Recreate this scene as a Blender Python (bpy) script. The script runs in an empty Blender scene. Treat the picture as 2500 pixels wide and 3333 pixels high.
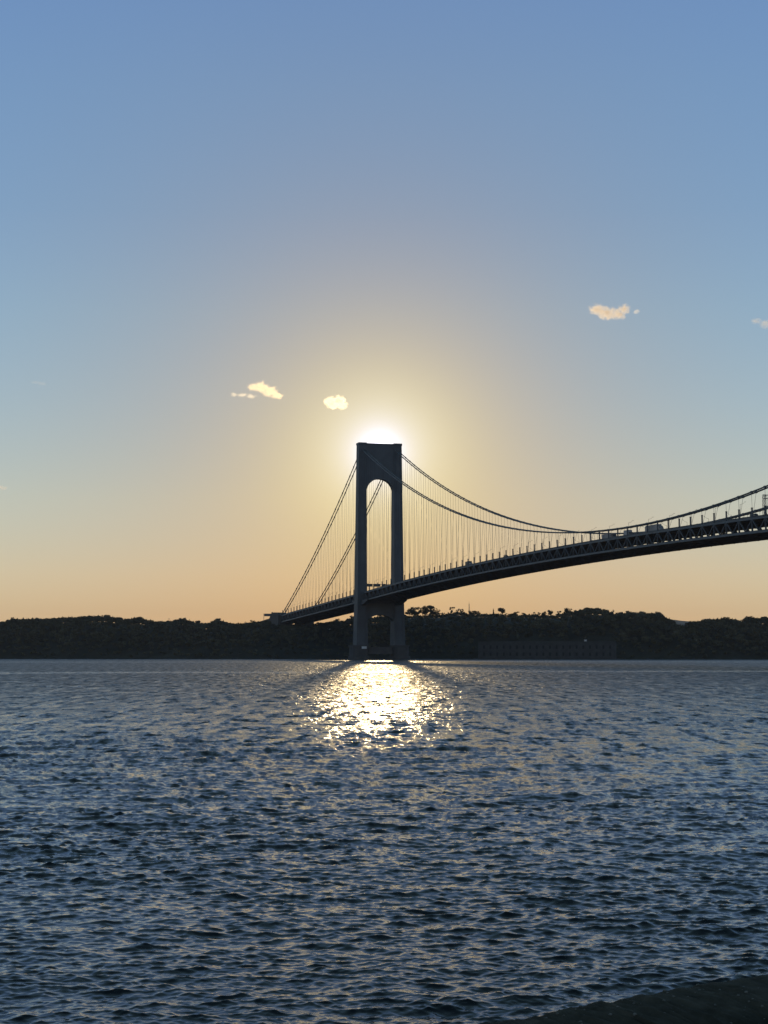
import bpy, bmesh, math, random
import numpy as np
from mathutils import Vector, Matrix

random.seed(7)
sc = bpy.context.scene
col = sc.collection
R = math.radians

# ------------------------------------------------------------------ camera, sky, sun, exposure
CAM_H = 6.93                      # eye height above the water
FPX = 5722.8                      # focal length in pixels of the 2500 px wide photograph
PITCH = math.atan((2123.93 - 1666.5) / FPX)
cd = bpy.data.cameras.new('camera')
cam = bpy.data.objects.new('camera', cd)
col.objects.link(cam)
cd.sensor_fit = 'HORIZONTAL'
cd.sensor_width = 36.0
cd.lens = 36.0 * FPX / 2500.0
cd.clip_start = 0.1
cd.clip_end = 60000
cam.location = (0, 0, CAM_H)
cam.rotation_euler = (math.pi / 2 + PITCH, 0, 0)
sc.camera = cam

SUN_EL, SUN_AZ = R(6.52), R(-0.14)
SUN = Vector((math.sin(SUN_AZ) * math.cos(SUN_EL), math.cos(SUN_AZ) * math.cos(SUN_EL), math.sin(SUN_EL)))

world = bpy.data.worlds.new('World')
sc.world = world
world.use_nodes = True


def build_sky():
    nt = world.node_tree
    N, L = nt.nodes, nt.links
    bg = N['Background']
    sky = N.new('ShaderNodeTexSky')
    sky.sky_type = 'NISHITA'
    sky.sun_disc = False
    sky.sun_elevation = SUN_EL
    sky.sun_rotation = SUN_AZ
    sky.air_density = 1.0
    sky.dust_density = 0.0
    sky.ozone_density = 1.0
    geo = N.new('ShaderNodeTexCoord')
    nrm = N.new('ShaderNodeVectorMath'); nrm.operation = 'NORMALIZE'
    L.new(geo.outputs['Generated'], nrm.inputs[0])
    sep = N.new('ShaderNodeSeparateXYZ')
    L.new(nrm.outputs[0], sep.inputs[0])

    def m(op, a, b=None, clamp=False):
        n = N.new('ShaderNodeMath'); n.operation = op; n.use_clamp = clamp
        for i, v in enumerate((a, b)):
            if v is None:
                continue
            if isinstance(v, (int, float)):
                n.inputs[i].default_value = v
            else:
                L.new(v, n.inputs[i])
        return n.outputs[0]
    el = m('ARCSINE', sep.outputs[2])
    fac = m('DIVIDE', el, R(40.0), True)
    ramp = N.new('ShaderNodeValToRGB')
    cr = ramp.color_ramp
    K = 5.0
    stops = [(0, (.0670, .0675, .1310)), (2.5, (.0825, .0815, .1315)), (5, (.0885, .0910, .1330)), (8, (.0854, .0954, .1423)),
             (11, (.0836, .0995, .1490)), (14, (.0813, .0984, .1531)), (14.01, (.0805, .0984, .1531)), (18, (.0835, .1030, .1620)), (22, (.0835, .1036, .1715)), (30, (.087, .105, .122)), (40, (.0890, .1020, .0980))]
    cr.elements[0].position = 0.0
    cr.elements[1].position = 1.0
    for e, c in stops[1:-1]:
        cr.elements.new(e / 40.0)
    for el_, (e, c) in zip(cr.elements, stops):
        el_.color = (c[0] * K, c[1] * K, c[2] * K, 1)
    L.new(fac, ramp.inputs[0])
    mul = N.new('ShaderNodeVectorMath'); mul.operation = 'MULTIPLY'
    L.new(sky.outputs[0], mul.inputs[0]); L.new(ramp.outputs[0], mul.inputs[1])
    # the bright, warm aureole round the low sun
    dot = N.new('ShaderNodeVectorMath'); dot.operation = 'DOT_PRODUCT'
    L.new(nrm.outputs[0], dot.inputs[0]); dot.inputs[1].default_value = SUN
    g = m('MULTIPLY', m('ARCCOSINE', m('MINIMUM', dot.outputs['Value'], 1.0)), 180 / math.pi)
    # the hazy air towards the sun takes out the blue
    cmb = N.new('ShaderNodeCombineXYZ')
    for i, s in enumerate((4.0, 8.0, 15.0)):
        L.new(m('SUBTRACT', 1.0, m('MULTIPLY', m('EXPONENT', m('DIVIDE', g, -s)), 0.6)), cmb.inputs[i])
    ext = N.new('ShaderNodeVectorMath'); ext.operation = 'MULTIPLY'
    L.new(mul.outputs[0], ext.inputs[0]); L.new(cmb.outputs[0], ext.inputs[1])
    acc = ext.outputs[0]
    for s, c in ((0.2, (3.4, 3.2, 2.8)), (0.7, (0.0, 0.0, 1.66)), (1.5, (0.0, 0.55, 0.10)), (3.0, (1.06, 0.47, 0.0)), (6.0, (0.008, 0.014, 0.0))):
        e = m('EXPONENT', m('DIVIDE', g, -s))
        sca = N.new('ShaderNodeVectorMath'); sca.operation = 'SCALE'
        sca.inputs[0].default_value = [v * K / AIR for v in c]
        L.new(e, sca.inputs['Scale'])
        add = N.new('ShaderNodeVectorMath'); add.operation = 'ADD'
        L.new(acc, add.inputs[0]); L.new(sca.outputs[0], add.inputs[1])
        acc = add.outputs[0]
    L.new(acc, bg.inputs['Color'])
    bg.inputs['Strength'].default_value = SKY_K / K


SKY_K = 1.0
AIR = 1.0
build_sky()
sl = bpy.data.lights.new('sun', 'SUN')
sl.energy = 0.33
sl.angle = R(0.5)
sl.color = (1.0, 0.72, 0.36)
sun = bpy.data.objects.new('sun', sl)
sun.rotation_euler = (-SUN).to_track_quat('-Z', 'Y').to_euler()
sun.location = (0, 1500, 400)
col.objects.link(sun)

vs = sc.view_settings
vs.view_transform = 'Standard'
vs.look = 'None'
vs.exposure = 0.0
vs.gamma = 1.0
vs.use_curve_mapping = False
sc.cycles.use_denoising = True
sc.cycles.max_bounces = 10
sc.cycles.volume_bounces = 8
sc.cycles.caustics_reflective = False
sc.cycles.caustics_refractive = False


# ------------------------------------------------------------------ helpers
def tag(o, label=None, cat=None, group=None, kind=None):
    if label: o['label'] = label
    if cat: o['category'] = cat
    if group: o['group'] = group
    if kind: o['kind'] = kind
    return o


def link(o, parent=None):
    col.objects.link(o)
    if parent is not None:
        o.parent = parent
    return o


def empty(name, loc=(0, 0, 0), rz=0.0, parent=None):
    o = bpy.data.objects.new(name, None)
    o.empty_display_size = 1.0
    o.location = loc
    o.rotation_euler = (0, 0, rz)
    return link(o, parent)


class MB:
    """Collects simple solids and links them as one mesh object."""
    def __init__(s):
        s.v, s.f = [], []

    def add(s, vs_, fs_):
        n = len(s.v)
        s.v += [tuple(p) for p in vs_]
        s.f += [tuple(i + n for i in f) for f in fs_]
        return s

    def box(s, x0, x1, y0, y1, z0, z1):
        return s.add([(x0, y0, z0), (x1, y0, z0), (x1, y1, z0), (x0, y1, z0), (x0, y0, z1), (x1, y0, z1), (x1, y1, z1), (x0, y1, z1)],
                     [(0, 3, 2, 1), (4, 5, 6, 7), (0, 1, 5, 4), (1, 2, 6, 5), (2, 3, 7, 6), (3, 0, 4, 7)])

    def loft(s, rings, caps=True):
        """rings: equal-length closed loops of points"""
        n = len(rings[0])
        vs_ = [p for r in rings for p in r]
        fs_ = []
        for i in range(len(rings) - 1):
            for j in range(n):
                k = (j + 1) % n
                fs_.append((i * n + j, i * n + k, (i + 1) * n + k, (i + 1) * n + j))
        if caps:
            fs_.append(tuple(reversed(range(n))))
            fs_.append(tuple((len(rings) - 1) * n + j for j in range(n)))
        return s.add(vs_, fs_)

    def tube(s, pts, r, n=6, taper=None):
        rings = []
        for i, p in enumerate(pts):
            p = Vector(p)
            a = Vector(pts[max(i - 1, 0)]); b = Vector(pts[min(i + 1, len(pts) - 1)])
            t = (b - a).normalized()
            up = Vector((0, 0, 1)) if abs(t.z) < 0.9 else Vector((0, 1, 0))
            x = t.cross(up).normalized(); y = x.cross(t).normalized()
            rr = r if taper is None else r + (taper - r) * i / max(len(pts) - 1, 1)
            rings.append([tuple(p + x * rr * math.cos(2 * math.pi * j / n) + y * rr * math.sin(2 * math.pi * j / n)) for j in range(n)])
        return s.loft(rings)

    def mesh(s, name, mat):
        me = bpy.data.meshes.new(name)
        me.from_pydata(s.v, [], s.f)
        bm = bmesh.new(); bm.from_mesh(me)
        bmesh.ops.recalc_face_normals(bm, faces=bm.faces)
        bm.to_mesh(me); bm.free()
        me.materials.append(mat)
        return me

    def obj(s, name, mat, parent=None):
        return link(bpy.data.objects.new(name, s.mesh(name, mat)), parent)


def big_mesh(name, verts, faces, mat, smooth=False):
    """numpy arrays -> mesh; faces is (n, 3) or (n, 4)"""
    me = bpy.data.meshes.new(name)
    nf, k = faces.shape
    me.vertices.add(len(verts)); me.vertices.foreach_set('co', np.ascontiguousarray(verts, np.float32).ravel())
    me.loops.add(nf * k); me.loops.foreach_set('vertex_index', np.ascontiguousarray(faces, np.int32).ravel())
    me.polygons.add(nf)
    me.polygons.foreach_set('loop_start', np.arange(0, nf * k, k, dtype=np.int32))
    me.polygons.foreach_set('loop_total', np.full(nf, k, np.int32))
    if smooth:
        me.polygons.foreach_set('use_smooth', np.ones(nf, bool))
    me.update(calc_edges=True)
    me.materials.append(mat)
    return me


def pix(x, y, dist):
    """world point at depth dist (along +Y) that the photograph shows at pixel (x, y)"""
    X = (x - 1250.0) / FPX; Z = (1666.5 - y) / FPX
    d = (X, math.cos(PITCH) - Z * math.sin(PITCH), math.sin(PITCH) + Z * math.cos(PITCH))
    t = dist / d[1]
    return Vector((d[0] * t, dist, CAM_H + d[2] * t))


# ------------------------------------------------------------------ materials
def material(name, base, rough=0.7, var=0.25, scale=0.5, metallic=0.0, bump=0.0, bscale=None, spec=0.5, second=None):
    m = bpy.data.materials.new(name)
    m.use_nodes = True
    nt = m.node_tree
    N, L = nt.nodes, nt.links
    b = N['Principled BSDF']
    b.inputs['Roughness'].default_value = rough
    b.inputs['Metallic'].default_value = metallic
    b.inputs['Specular IOR Level'].default_value = spec
    tc = N.new('ShaderNodeTexCoord')
    no = N.new('ShaderNodeTexNoise')
    no.inputs['Scale'].default_value = scale
    no.inputs['Detail'].default_value = 5
    no.inputs['Roughness'].default_value = 0.6
    L.new(tc.outputs['Object'], no.inputs['Vector'])
    rp = N.new('ShaderNodeValToRGB')
    lo = [c * (1 - var) for c in base]
    hi = [c * (1 + var) for c in (second or base)]
    rp.color_ramp.elements[0].position = 0.3
    rp.color_ramp.elements[1].position = 0.7
    rp.color_ramp.elements[0].color = (*lo, 1)
    rp.color_ramp.elements[1].color = (*hi, 1)
    L.new(no.outputs['Fac'], rp.inputs[0])
    L.new(rp.outputs[0], b.inputs['Base Color'])
    if bump:
        n2 = N.new('ShaderNodeTexNoise')
        n2.inputs['Scale'].default_value = bscale or scale * 6
        n2.inputs['Detail'].default_value = 6
        L.new(tc.outputs['Object'], n2.inputs['Vector'])
        bp = N.new('ShaderNodeBump')
        bp.inputs['Strength'].default_value = 1.0
        bp.inputs['Distance'].default_value = bump
        L.new(n2.outputs['Fac'], bp.inputs['Height'])
        L.new(bp.outputs[0], b.inputs['Normal'])
    return m


STEEL = material('painted_steel', (.13, .155, .165), .55, .18, .12)
TRUSS_STEEL = material('truss_steel', (.075, .09, .10), .6, .2, .2)
TOWER_STEEL = material('tower_steel', (.088, .095, .098), .6, .25, .05)
CABLE = material('cable_wrap', (.16, .16, .15), .6, .2, .3)
CONCRETE = material('concrete', (.095, .085, .075), .85, .2, .15, bump=.05, bscale=2)
ASPHALT = material('asphalt', (.05, .05, .05), .9, .2, .5)
SOFFIT = material('deck_soffit', (.13, .12, .11), .8, .2, .1)
SIGN_BACK = material('sign_back', (.10, .11, .11), .6, .2, 1)
WHITE = material('white_paint', (.75, .74, .70), .6, .08, 1)
GRANITE = material('granite_wall', (.068, .068, .064), .85, .25, .2, bump=.08, bscale=1.2)
DARK_GAP = material('dark_interior', (.03, .03, .03), .9, .1, 1)
BARK = material('bark', (.07, .055, .04), .9, .3, 2)
LEAF = material('leaves', (.080, .078, .045), .7, .35, .35, spec=.25)
LEAF_B = material('leaves_olive', (.095, .085, .048), .7, .35, .35, spec=.25)
WOOD_LEAF = material('woodland_leaves', (.095, .088, .050), .7, .5, .06, spec=.2, second=(.12, .108, .064))
SOIL = material('woodland_soil', (.040, .040, .026), .95, .4, .05)
FAR_HILL = material('far_wooded_hill', (.05, .06, .04), .95, .3, .01)
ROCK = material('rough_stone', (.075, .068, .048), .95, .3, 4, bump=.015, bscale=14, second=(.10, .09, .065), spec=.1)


def face_shade_mix(m):  # mixes the painted shade of the wall's near face into the stone colour
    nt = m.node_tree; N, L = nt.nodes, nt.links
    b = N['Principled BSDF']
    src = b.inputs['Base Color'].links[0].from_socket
    at = N.new('ShaderNodeAttribute'); at.attribute_name = 'face_shade'
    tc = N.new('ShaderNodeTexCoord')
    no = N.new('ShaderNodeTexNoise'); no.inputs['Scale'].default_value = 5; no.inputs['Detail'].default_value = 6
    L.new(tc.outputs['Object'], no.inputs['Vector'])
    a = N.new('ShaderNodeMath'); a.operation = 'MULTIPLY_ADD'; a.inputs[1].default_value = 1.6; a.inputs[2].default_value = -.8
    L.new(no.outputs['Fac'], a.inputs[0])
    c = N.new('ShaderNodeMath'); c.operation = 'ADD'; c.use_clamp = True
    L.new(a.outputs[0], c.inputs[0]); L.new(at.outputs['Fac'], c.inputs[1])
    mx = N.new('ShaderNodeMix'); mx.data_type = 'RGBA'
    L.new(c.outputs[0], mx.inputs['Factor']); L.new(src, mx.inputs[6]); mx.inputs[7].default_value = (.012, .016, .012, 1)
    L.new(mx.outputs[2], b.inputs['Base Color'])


face_shade_mix(ROCK)
PEBBLE = material('pebbles', (.17, .16, .13), .8, .4, 3)
EARTH = material('dark_earth', (.07, .07, .05), .95, .4, 1.5, bump=.02)
GLASS = material('vehicle_glass', (.02, .025, .03), .1, .1, 1)
TYRE = material('tyre_rubber', (.02, .02, .02), .9, .1, 1)
PAINTS = {k: material('vehicle_paint_' + k, c, .35, .05, 1) for k, c in
          dict(white=(.7, .7, .68), grey=(.28, .29, .30), dark=(.05, .05, .06), red=(.30, .03, .02), blue=(.05, .09, .20), silver=(.45, .46, .47)).items()}

# ------------------------------------------------------------------ water
def fft_tile(n, size, peak, hs, kmax, wind, spread, seed):
    rng = np.random.default_rng(seed)
    k1 = 2 * np.pi * np.fft.fftfreq(n, size / n)
    kx, ky = np.meshgrid(k1, k1, indexing='ij')
    k = np.hypot(kx, ky); k[0, 0] = 1
    kp = 2 * np.pi / peak
    c = (kx * math.cos(wind) + ky * math.sin(wind)) / k
    S = np.exp(-1.25 * (kp / k) ** 2) * k ** -3.6 * (np.abs(c) ** spread + 0.04)
    S *= np.exp(-(k / kmax) ** 4)
    S[0, 0] = 0
    A = np.sqrt(S) * (rng.normal(size=(n, n)) + 1j * rng.normal(size=(n, n)))
    h = np.fft.ifft2(A).real
    q = hs / 4 / h.std()
    A *= q
    h = h * q
    dx = np.fft.ifft2(1j * kx / k * A).real
    dy = np.fft.ifft2(1j * ky / k * A).real
    return np.stack([dx, dy, h], -1).astype(np.float32)


def sample(tile, size, x, y, rot):
    n = tile.shape[0]
    c, s = math.cos(rot), math.sin(rot)
    u = ((x * c + y * s) / size * n) % n
    v = ((-x * s + y * c) / size * n) % n
    i = np.floor(u).astype(int); j = np.floor(v).astype(int)
    fu = (u - i)[..., None]; fv = (v - j)[..., None]
    i %= n; j %= n
    i2 = (i + 1) % n; j2 = (j + 1) % n
    w = tile[i, j] * (1 - fu) * (1 - fv) + tile[i2, j] * fu * (1 - fv) + tile[i, j2] * (1 - fu) * fv + tile[i2, j2] * fu * fv
    return np.stack([w[..., 0] * c - w[..., 1] * s, w[..., 0] * s + w[..., 1] * c, w[..., 2]], -1)


def build_water():
    dep = np.concatenate([np.linspace(0.55, 0.216, 40, endpoint=False), np.linspace(0.216, 0.0034, 1010)])
    r = CAM_H / np.tan(dep)
    r = np.concatenate([r, [2300, 2700, 3300, 4500]])
    a = np.concatenate([np.linspace(-1.35, -0.36, 40, endpoint=False), np.linspace(-0.36, -0.235, 45, endpoint=False),
                        np.linspace(-0.235, 0.235, 640, endpoint=False), np.linspace(0.235, 0.36, 45, endpoint=False), np.linspace(0.36, 1.35, 41)])
    rr, aa = np.meshgrid(r, a, indexing='ij')
    x = rr * np.sin(aa); y = rr * np.cos(aa)
    d = np.zeros(x.shape + (3,), np.float32)
    W = math.pi / 2
    big = fft_tile(512, 118.0, 6.5, 0.20, 2.6, W, 5, 1)
    mid = fft_tile(1024, 37.0, 1.35, 0.115, 18.0, W + .2, 2.5, 2)
    fine = fft_tile(512, 11.3, 0.5, 0.042, 70.0, W - .2, 2.0, 3)
    for t, L_, ro, ch in ((big, 118.0, .13, 1.2), (mid, 37.0, -.21, 1.15), (fine, 11.3, .3, 1.0)):
        w = sample(t, L_, x, y, ro)
        w[..., :2] *= ch
        d += w
    # gusts: patches where the chop is higher or lower
    g = sample(fft_tile(256, 900.0, 130.0, 4.0, .4, W, 1, 9), 900.0, x, y, .2)[..., 2]
    d *= (1 + 0.16 * np.clip(g, -2, 2))[..., None]
    fade = np.clip((2200 - rr) / 600, 0, 1)[..., None]
    d *= fade
    P = np.stack([x + d[..., 0], y + d[..., 1], d[..., 2]], -1).reshape(-1, 3)
    nr, na = x.shape
    idx = np.arange(nr * na).reshape(nr, na)
    F = np.stack([idx[:-1, :-1], idx[:-1, 1:], idx[1:, 1:], idx[1:, :-1]], -1).reshape(-1, 4)[:, ::-1]
    m = bpy.data.materials.new('sea_water'); m.use_nodes = True
    nt = m.node_tree; N, L = nt.nodes, nt.links
    b = N['Principled BSDF']
    b.inputs['Base Color'].default_value = (.003, .008, .012, 1)
    b.inputs['IOR'].default_value = 1.45
    at = N.new('ShaderNodeAttribute'); at.attribute_name = 'ripple'
    geo = N.new('ShaderNodeNewGeometry')
    no = N.new('ShaderNodeTexNoise'); no.inputs['Scale'].default_value = 5.5; no.inputs['Detail'].default_value = 4
    no.inputs['Roughness'].default_value = .65
    mp = N.new('ShaderNodeMapping'); mp.inputs['Scale'].default_value = (.75, 1.15, 1)
    L.new(geo.outputs['Position'], mp.inputs[0]); L.new(mp.outputs[0], no.inputs['Vector'])
    bp = N.new('ShaderNodeBump'); bp.inputs['Distance'].default_value = .006; bp.inputs['Strength'].default_value = 1.0
    L.new(no.outputs['Fac'], bp.inputs['Height'])
    # wavelets too small for the mesh: their slopes tilt the normal
    n3 = N.new('ShaderNodeTexNoise'); n3.inputs['Scale'].default_value = 1.0; n3.inputs['Detail'].default_value = 4
    n3.inputs['Roughness'].default_value = .6
    mp3 = N.new('ShaderNodeMapping'); mp3.inputs['Scale'].default_value = (.9, .55, 1)
    L.new(geo.outputs['Position'], mp3.inputs[0]); L.new(mp3.outputs[0], n3.inputs['Vector'])
    sb = N.new('ShaderNodeVectorMath'); sb.operation = 'SUBTRACT'; sb.inputs[1].default_value = (.5, .5, .5)
    L.new(n3.outputs['Color'], sb.inputs[0])
    sc3 = N.new('ShaderNodeVectorMath'); sc3.operation = 'MULTIPLY'; sc3.inputs[1].default_value = (1.0, 1.0, 0)
    L.new(sb.outputs[0], sc3.inputs[0])
    far = N.new('ShaderNodeMapRange'); far.inputs['From Min'].default_value = .03; far.inputs['From Max'].default_value = .20
    far.inputs['To Min'].default_value = .10; far.inputs['To Max'].default_value = 1.0
    L.new(at.outputs['Fac'], far.inputs[0])
    sc4 = N.new('ShaderNodeVectorMath'); sc4.operation = 'SCALE'
    L.new(sc3.outputs[0], sc4.inputs[0]); L.new(far.outputs[0], sc4.inputs['Scale'])
    ad = N.new('ShaderNodeVectorMath'); ad.operation = 'ADD'
    L.new(bp.outputs[0], ad.inputs[0]); L.new(sc4.outputs[0], ad.inputs[1])
    nn = N.new('ShaderNodeVectorMath'); nn.operation = 'NORMALIZE'
    L.new(ad.outputs[0], nn.inputs[0]); L.new(nn.outputs[0], b.inputs['Normal'])
    # wind streaks vary the unresolved ripple
    n2 = N.new('ShaderNodeTexNoise'); n2.inputs['Scale'].default_value = .9; n2.inputs['Detail'].default_value = 5
    n2.inputs['Roughness'].default_value = .7
    mp2 = N.new('ShaderNodeMapping'); mp2.inputs['Scale'].default_value = (.5, .06, 1)
    L.new(geo.outputs['Position'], mp2.inputs[0]); L.new(mp2.outputs[0], n2.inputs['Vector'])
    mr = N.new('ShaderNodeMapRange'); mr.inputs['From Min'].default_value = .3; mr.inputs['From Max'].default_value = .7
    mr.inputs['To Min'].default_value = .45; mr.inputs['To Max'].default_value = 1.3
    L.new(n2.outputs['Fac'], mr.inputs[0])
    mu = N.new('ShaderNodeMath'); mu.operation = 'MULTIPLY'; mu.use_clamp = True
    L.new(at.outputs['Fac'], mu.inputs[0]); L.new(mr.outputs[0], mu.inputs[1])
    L.new(mu.outputs[0], b.inputs['Roughness'])
    # groups of wavelets lean together, which gives the far water its grain
    gs = N.new('ShaderNodeTexNoise'); gs.inputs['Scale'].default_value = 1.0; gs.inputs['Detail'].default_value = 3
    gs.inputs['Roughness'].default_value = .6
    mp4 = N.new('ShaderNodeMapping'); mp4.inputs['Scale'].default_value = (.55, .09, 1)
    L.new(geo.outputs['Position'], mp4.inputs[0]); L.new(mp4.outputs[0], gs.inputs['Vector'])
    lean = N.new('ShaderNodeMath'); lean.operation = 'MULTIPLY_ADD'; lean.inputs[1].default_value = -1.5; lean.inputs[2].default_value = .75
    L.new(gs.outputs['Fac'], lean.inputs[0])
    ly = N.new('ShaderNodeMath'); ly.operation = 'MULTIPLY'
    L.new(lean.outputs[0], ly.inputs[0]); L.new(far.outputs[0], ly.inputs[1])
    lv = N.new('ShaderNodeCombineXYZ'); L.new(ly.outputs[0], lv.inputs[1])
    ad2 = N.new('ShaderNodeVectorMath'); ad2.operation = 'ADD'
    L.new(ad.outputs[0], ad2.inputs[0]); L.new(lv.outputs[0], ad2.inputs[1])
    L.new(ad2.outputs[0], nn.inputs[0])
    me = big_mesh('water', P, F, m, True)
    t = np.clip((np.log(rr) - math.log(45)) / (math.log(700) - math.log(45)), 0, 1)
    slick = np.exp(-((rr - 640 - 25 * np.sin(x / 60.0) - 9 * np.sin(x / 17.0)) / 26) ** 2) + .6 * np.exp(-((rr - 1330 - 30 * np.sin(x / 90.0)) / 70) ** 2)
    rip = ((0.03 + 0.47 * t * t * (3 - 2 * t)) * (1 - .4 * slick)).astype(np.float32).ravel()
    atr = me.attributes.new('ripple', 'FLOAT', 'POINT')
    atr.data.foreach_set('value', rip)
    tag(link(bpy.data.objects.new('water', me)), 'dark rippled harbour water with sun glitter', 'water', kind='structure')


build_water()

# ------------------------------------------------------------------ far shore terrain
SKYLINE = [(-900, 2030), (-600, 2022), (-300, 2030), (-100, 2018), (0, 2028), (46, 2014), (148, 2013), (270, 2006), (354, 2004), (401, 2014), (460, 2010), (494, 2021),
           (527, 2024), (599, 2014), (633, 2024), (675, 2030), (706, 2016), (742, 2024), (757, 2031), (784, 2028), (826, 2023), (893, 2020), (960, 2026),
           (1037, 2026), (1095, 2020), (1122, 2022), (1146, 2012), (1200, 2008), (1314, 2006), (1445, 2005), (1463, 1998), (1490, 1995), (1531, 2005), (1589, 2002),
           (1662, 2003), (1806, 2008), (1850, 1998), (1864, 1990), (1909, 1980), (1940, 1979), (1971, 1984), (1991, 1999), (2015, 1996), (2046, 1992), (2085, 1993),
           (2140, 1996), (2163, 2008), (2199, 2034), (2225, 2034), (2250, 2023), (2300, 2016), (2363, 2012), (2406, 2019), (2434, 2010), (2500, 2010), (2700, 2020), (2900, 2005), (3400, 2020)]
SKX = np.array([p[0] for p in SKYLINE], float); SKY_ = np.array([p[1] for p in SKYLINE], float)


def shore_y(X):
    return np.interp(X, [-700, -450, -100, 60, 120, 380, 700], [1960, 1905, 1850, 1800, 1765, 1738, 1735])


def crest_y(X):
    return shore_y(X) + np.interp(X, [-600, -200, 0, 60, 300, 500], [150, 190, 170, 170, 150, 150])


def canopy_z(X):
    Y = crest_y(X)
    px = 1250 + FPX * X / (Y * 1.0)
    ys = np.interp(px, SKX, SKY_)
    Zp = (1666.5 - ys) / FPX
    return CAM_H + Y * (math.sin(PITCH) + Zp * math.cos(PITCH)) / (math.cos(PITCH) - Zp * math.sin(PITCH)), px


def tree_h(px):
    return np.interp(px, [1290, 1316, 1845, 1880], [7.0, 2.0, 2.0, 7.0])


def ground_z(X, Y):
    cz, px = canopy_z(X)
    top = cz - tree_h(px)
    t = np.clip((Y - shore_y(X)) / (crest_y(X) - shore_y(X)), -0.3, 1)
    prof = np.where(t < 0, t * 12, np.sin(np.clip(t, 0, 1) * math.pi / 2) ** 0.8 * (top - 1.2) + 1.2 * np.clip(t * 12, 0, 1))
    back = np.clip((Y - crest_y(X)) / 900, 0, 1)
    return prof - back * 14


def build_terrain():
    xs = np.linspace(-1100, 1100, 331)
    ts = np.concatenate([np.linspace(-0.3, 1.15, 40), np.array([1.5, 2, 3, 5, 8])])
    X, T = np.meshgrid(xs, ts, indexing='ij')
    Y = shore_y(X) + T * (crest_y(X) - shore_y(X))
    Z = ground_z(X, Y)
    P = np.stack([X, Y, Z], -1).reshape(-1, 3)
    idx = np.arange(P.shape[0]).reshape(X.shape)
    F = np.stack([idx[:-1, :-1], idx[1:, :-1], idx[1:, 1:], idx[:-1, 1:]], -1).reshape(-1, 4)
    tag(link(bpy.data.objects.new('hills', big_mesh('hills', P, F, SOIL, True))), 'dark wooded hillside rising along the far shore', 'hill', kind='structure')
    # a paler ridge much farther away
    xs = np.linspace(-2500, 3200, 240)
    rng = np.random.default_rng(5)
    top = np.interp(xs, [-2500, 300, 1150, 1260, 1330, 1400, 1480, 1600, 3200], [120, 125, 140, 172, 171, 176, 168, 150, 130])
    top = top + np.convolve(rng.normal(size=250), np.ones(3) / 3, 'same')[:240] * 2.2
    rows = []
    for f, y in ((0, 8000), (.55, 8300), (.85, 8600), (1, 8800), (.6, 9300)):
        rows.append(np.stack([xs, np.full_like(xs, y), top * f], -1))
    P = np.concatenate(rows)
    n = len(xs)
    idx = np.arange(P.shape[0]).reshape(5, n)
    F = np.stack([idx[:-1, :-1], idx[:-1, 1:], idx[1:, 1:], idx[1:, :-1]], -1).reshape(-1, 4)
    tag(link(bpy.data.objects.new('far_hills', big_mesh('far_hills', P, F, FAR_HILL, True))), 'pale hazy ridge behind the dip in the wooded shore', 'hill', kind='structure')
    # flat land between the two
    g = MB().add([(-6000, 2300, 8), (6000, 2300, 8), (6000, 9500, 8), (-6000, 9500, 8)], [(0, 1, 2, 3)])
    tag(g.obj('ground', FAR_HILL), kind='structure')


build_terrain()


# ------------------------------------------------------------------ trees
def leaf_cloud(rng, lobes, n, size):
    """triangles of leaf-clump size spread through the lobes; returns verts, faces"""
    vol = np.array([l[3] * l[4] * l[5] for l in lobes]) ** 0.8
    pick = rng.choice(len(lobes), n, p=vol / vol.sum())
    L_ = np.array(lobes)[pick]
    d = rng.normal(size=(n, 3)); d /= np.linalg.norm(d, axis=1)[:, None]
    rad = rng.uniform(.35, 1.06, n) ** .6
    c = L_[:, :3] + d * L_[:, 3:6] * rad[:, None]
    a = rng.normal(size=(n, 3)); a /= np.linalg.norm(a, axis=1)[:, None]
    b = np.cross(a, rng.normal(size=(n, 3))); b /= np.linalg.norm(b, axis=1)[:, None]
    s = size * rng.uniform(.55, 1.25, n)[:, None]
    V = np.stack([c + a * s, c - a * s * .6 + b * s * .8, c - a * s * .5 - b * s * .85], 1).reshape(-1, 3)
    F = np.arange(3 * n).reshape(-1, 3)
    return V, F


def lobes_for(kind, rng, h):
    L_ = []
    if kind == 'round':
        for i in range(8):
            a = rng.uniform(0, 6.28); q = rng.uniform(.05, .26) * h
            L_.append((q * math.cos(a), q * math.sin(a), h * rng.uniform(.52, .84), h * .17, h * .17, h * .14))
    elif kind == 'airy':
        for i in range(13):
            d = rng.normal(size=3); d /= np.linalg.norm(d); q = rng.uniform(.45, 1.0)
            L_.append((d[0] * q * .34 * h, d[1] * q * .34 * h, h * (.54 + d[2] * q * .34), h * .135, h * .135, h * .115))
    elif kind == 'slim':
        for i in range(6):
            t = i / 5
            L_.append((rng.uniform(-.03, .03) * h, rng.uniform(-.03, .03) * h, h * (.22 + .7 * t), h * (.11 - .07 * t), h * (.11 - .07 * t), h * .12))
    elif kind == 'sparse':
        for i in range(8):
            a = rng.uniform(0, 6.28); q = rng.uniform(.05, .38) * h
            L_.append((q * math.cos(a), q * math.sin(a), h * rng.uniform(.35, .9), h * .115, h * .115, h * .095))
    elif kind == 'bush':
        for i in range(6):
            a = rng.uniform(0, 6.28); q = rng.uniform(.1, .6) * h
            L_.append((q * math.cos(a), q * math.sin(a), h * rng.uniform(.3, .6), h * .4, h * .4, h * .35))
    return L_


TREE_MESH = {}


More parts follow.
